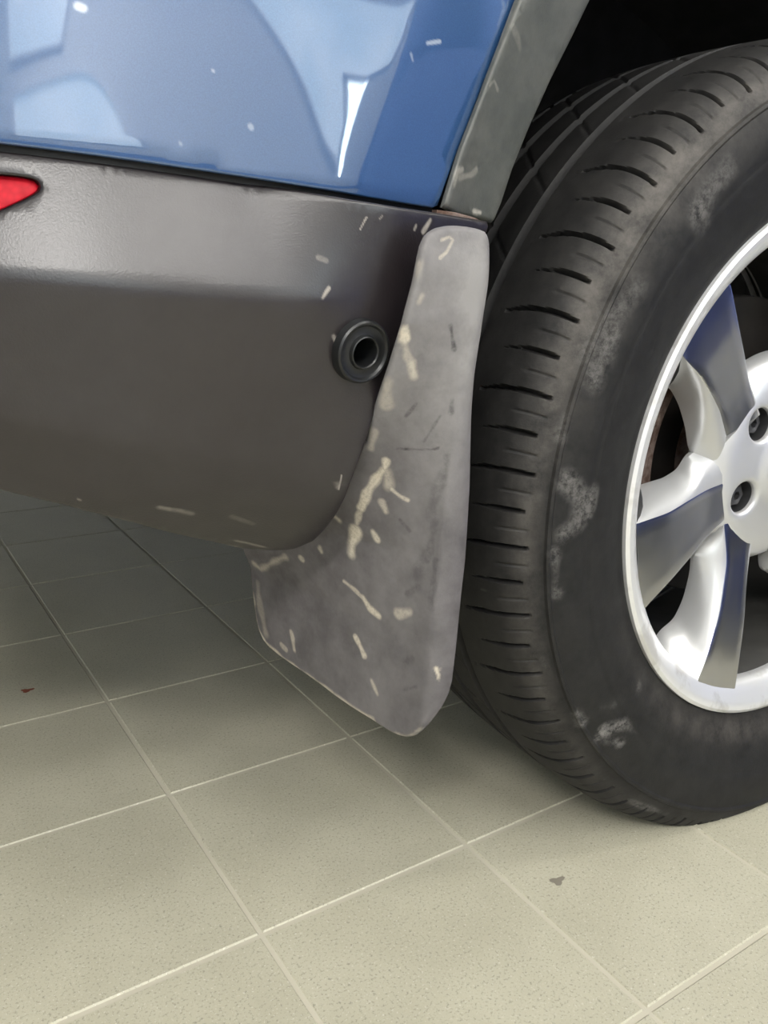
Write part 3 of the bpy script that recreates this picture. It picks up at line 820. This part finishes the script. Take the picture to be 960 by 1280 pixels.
lathe('barrel', [(.215, .228), (.205, .2245), (.190, .212), (.120, .203), (.070, .206), (.045, .213), (.028, .2165), (.024, .2200), (.10, .2235), (.215, .230)], 160, M['barrel'], rim)['label'] = 'dark dirty inner barrel'
def y_face(r): return np.interp(r, [.05, .09, .12, .16, .20, .22, .25], [.038, .0355, .0290, .0185, .0105, .0085, .007])
def face_pt(q, off=0.0):
    """sight line met with the dished face of the wheel"""
    P_ = None; y = .02
    for _ in range(25):
        P_ = on_plane(q, 1, y + off); y = float(y_face(np.hypot(P_[0], P_[2] - WC[2])))
    return P_
def deep_pt(q, y=.050): return on_plane(q, 1, y)

def spoke(fl_, fr_, bl_, br_, name='spoke', rot=0.0, wl=.45, wr=.45):
    """left/right face edges and left/right foot edges, each from rim to hub, as 3D polylines"""
    n = 44
    FL, FR, BL, BR = [resample(p, n=n) for p in (fl_, fr_, bl_, br_)]
    def sm(P_, it=6):
        for _ in range(it): P_[1:-1] = P_[1:-1] * .5 + (P_[:-2] + P_[2:]) * .25
        return P_
    FL, FR, BL, BR = map(sm, (FL, FR, BL, BR))
    cols = []; mi = []
    back = lambda P_, dy: P_ + np.array([0, dy, 0])
    cols.append(back(BL, .004)); cols.append(BL)
    for tt in (.25, .5, .75, .93): 
        Q = BL * (1 - tt) + FL * tt; Q[:, 1] -= .006 * math.sin(math.pi * tt) * wl * 2; cols.append(Q)
    cols.append(FL)
    for tt in (.03, .2, .4, .6, .8, .97): cols.append(FL * (1 - tt) + FR * tt)
    cols.append(FR)
    for tt in (.07, .25, .5, .75):
        Q = FR * (1 - tt) + BR * tt; Q[:, 1] -= .006 * math.sin(math.pi * tt) * wr * 2; cols.append(Q)
    cols.append(BR); cols.append(back(BR, .004))
    G = np.stack(cols, 1)
    for j in (7, 12): G[:, j, 1] -= .0004
    nc = G.shape[1]; V = G.reshape(-1, 3)
    if rot:
        c_, s_ = math.cos(rot), math.sin(rot); d = V - WC
        V = np.c_[d[:, 0] * c_ - d[:, 2] * s_, d[:, 1], d[:, 0] * s_ + d[:, 2] * c_] + WC
    Fq = [tuple(f) for f in grid_faces(n, nc)]
    mi = [1 if 6 <= (k % (nc - 1)) <= 12 else 0 for k in range(len(Fq))]
    Fq += [tuple(range(nc))[::-1], tuple(range((n - 1) * nc, n * nc))]; mi += [0, 0]
    Fq += [(i * nc + nc - 1, (i + 1) * nc + nc - 1, (i + 1) * nc, i * nc) for i in range(n - 1)]; mi += [0] * (n - 1)
    o = mesh(name, V, Fq, [M['paintsilver'], M['machined']], rim, True, 32, mi=mi); fix_normals(o); return o
F_ = lambda l: np.array([face_pt(q) for q in l]); D_ = lambda l: np.array([deep_pt(q) for q in l])
s1 = (F_([(850, 440), (857, 450), (873, 466), (889, 492), (900, 514), (908, 545)]), F_([(912, 352), (915, 362), (923, 405), (932, 450), (936.5, 480), (948, 520)]),
      D_([(834, 485), (841, 484), (853, 507), (861, 535), (864, 560), (880, 590)]))
s2 = (F_([(795, 655), (804, 652), (836, 641), (862, 625), (884, 612), (905, 604)]), F_([(800, 768), (808, 758), (838, 726), (868, 691), (886, 668), (905, 650)]),
      D_([(800, 609), (806, 606.6), (833, 598.7), (850, 588), (862, 568), (880, 560)]))
s3 = (F_([(862, 882), (865, 868), (883, 824), (899, 766), (908.7, 702), (905, 655)]), F_([(914, 895), (915, 888), (923, 832), (930, 779), (936, 686), (945, 650)]),
      D_([(822, 800), (828, 790), (846, 776), (858, 750), (866, 718), (868, 690), (885, 665)]))
def opp(F, off): # foot of the side turned from the camera, almost straight below its face edge
    Q = F.copy(); Q[:, 1] = .050; c = WC[[0, 2]]
    return Q + off
sh = lambda F, dx, dz: opp(F, np.array([dx, 0, dz]))
o = spoke(s1[0], s1[1], s1[2], sh(s1[1], .004, .006))
spoke(s2[0], s2[1], s2[2], sh(s2[1], -.002, -.006))
spoke(s3[0], s3[1], s3[2], sh(s3[1], .008, .001))
s3b = (s3[0], s3[1], s3[2], sh(s3[1], .010, .002))
for rot in (58, 117, 178): spoke(*s3b, rot=math.radians(rot))
# hub: dished disc with a skirt between the spokes and five lug wells
LUGR, LUGY = .0585, .041
lug_a = np.radians([138, 210, 282, 354, 66])
hubpts = []
def S_hub(x, z):
    r = np.hypot(x, z)
    y = np.interp(r, [0, .030, .040, .075, .084, .090, .096, .101, .104], [.026, .026, .030, .0335, .0355, .0385, .043, .050, .056])
    return y
hub_o = np.array([[.1038 * math.cos(a), .1038 * math.sin(a)] for a in np.linspace(0, 2 * math.pi, 120, endpoint=False)])
lug_h = [np.array([[LUGR * math.cos(a) + 0.0155 * math.cos(b_), LUGR * math.sin(a) + 0.0155 * math.sin(b_)] for b_ in np.linspace(0, 2 * math.pi, 28, endpoint=False)]) for a in lug_a]
def S3h(a, b_, inset): return np.stack([a, S_hub(a, b_) + inset, b_ + WC[2]], -1)
hub = shell('hub', hub_o, S3h, .006, .005, M['paintsilver'], rim, holes=lug_h, roll=.004, sharp=50)
for a in lug_a:
    P_ = WC + np.array([LUGR * math.cos(a), .030, LUGR * math.sin(a)])
    lw = turned('lug_well', [(-.003, .0158), (-.026, .0145), (-.028, .009), (-.028, .0001)], 28, M['nut'], P_ + np.array([0, .003, 0]), np.array([0, -1.0, 0.0]), rim)
    u_ = turned('lug_nut', [(-.028, .0130), (-.018, .0128), (-.0165, .0118), (-.010, .0115), (-.0085, .0095), (-.0080, .0045), (-.013, .0040), (-.013, .0001)], 6, M['nut'], P_ + np.array([0, .003, 0]), np.array([0, -1.0, 0.0]), rim)
    u_['label'] = 'dark hexagonal lug nut'
cap = turned('centre_cap', [(-.002, .0305), (.0015, .0300), (.0030, .0285), (.0038, .0200), (.0040, .0001)], 56, M['paintsilver'], WC + np.array([0, .0265, 0]), np.array([0, -1.0, 0.0]), rim)
# valve stem
# brake
bc = (0, 0, .345)
disc = lathe('brake_disc', [(.100, .070), (.0985, .075), (.0985, .150), (.100, .1515), (.118, .1515), (.1195, .150), (.1195, .07)], 120, M['discmetal'], car, c=bc)
hat = lathe('brake_hat', [(.072, .001), (.072, .066), (.074, .072), (.100, .074)], 80, M['rust'], disc, c=bc)
def caliper():
    a = np.radians(np.linspace(150, 205, 18)); V = []
    sec = [(.080, .128), (.076, .150), (.080, .168), (.135, .168), (.140, .150), (.136, .128)]
    for t_ in a:
        for y, r in sec: V.append((r * math.cos(t_), y, WC[2] + r * math.sin(t_)))
    n = len(sec); Fq = [tuple(f) for f in grid_faces(len(a), n, True)] + [tuple(range(n))[::-1], tuple(range((len(a) - 1) * n, len(a) * n))]
    o = mesh('brake_caliper', V, Fq, M['rust'], car, True, 30); fix_normals(o); return o
cal = caliper(); cal['label'] = 'rusty brown brake caliper'
for z_ in (.30, .39):
    turned('caliper_bolt', [(0, .011), (.008, .011), (.010, .009), (.010, .0001)], 6, M['rust'], np.array([-.145, .08, z_]), np.array([0, -1.0, 0.0]), cal)
lathe('axle_hub', [(.12, .06), (.20, .055), (.36, .05), (.44, .05)], 30, M['liner'], car, c=bc)

# light speck on the tread
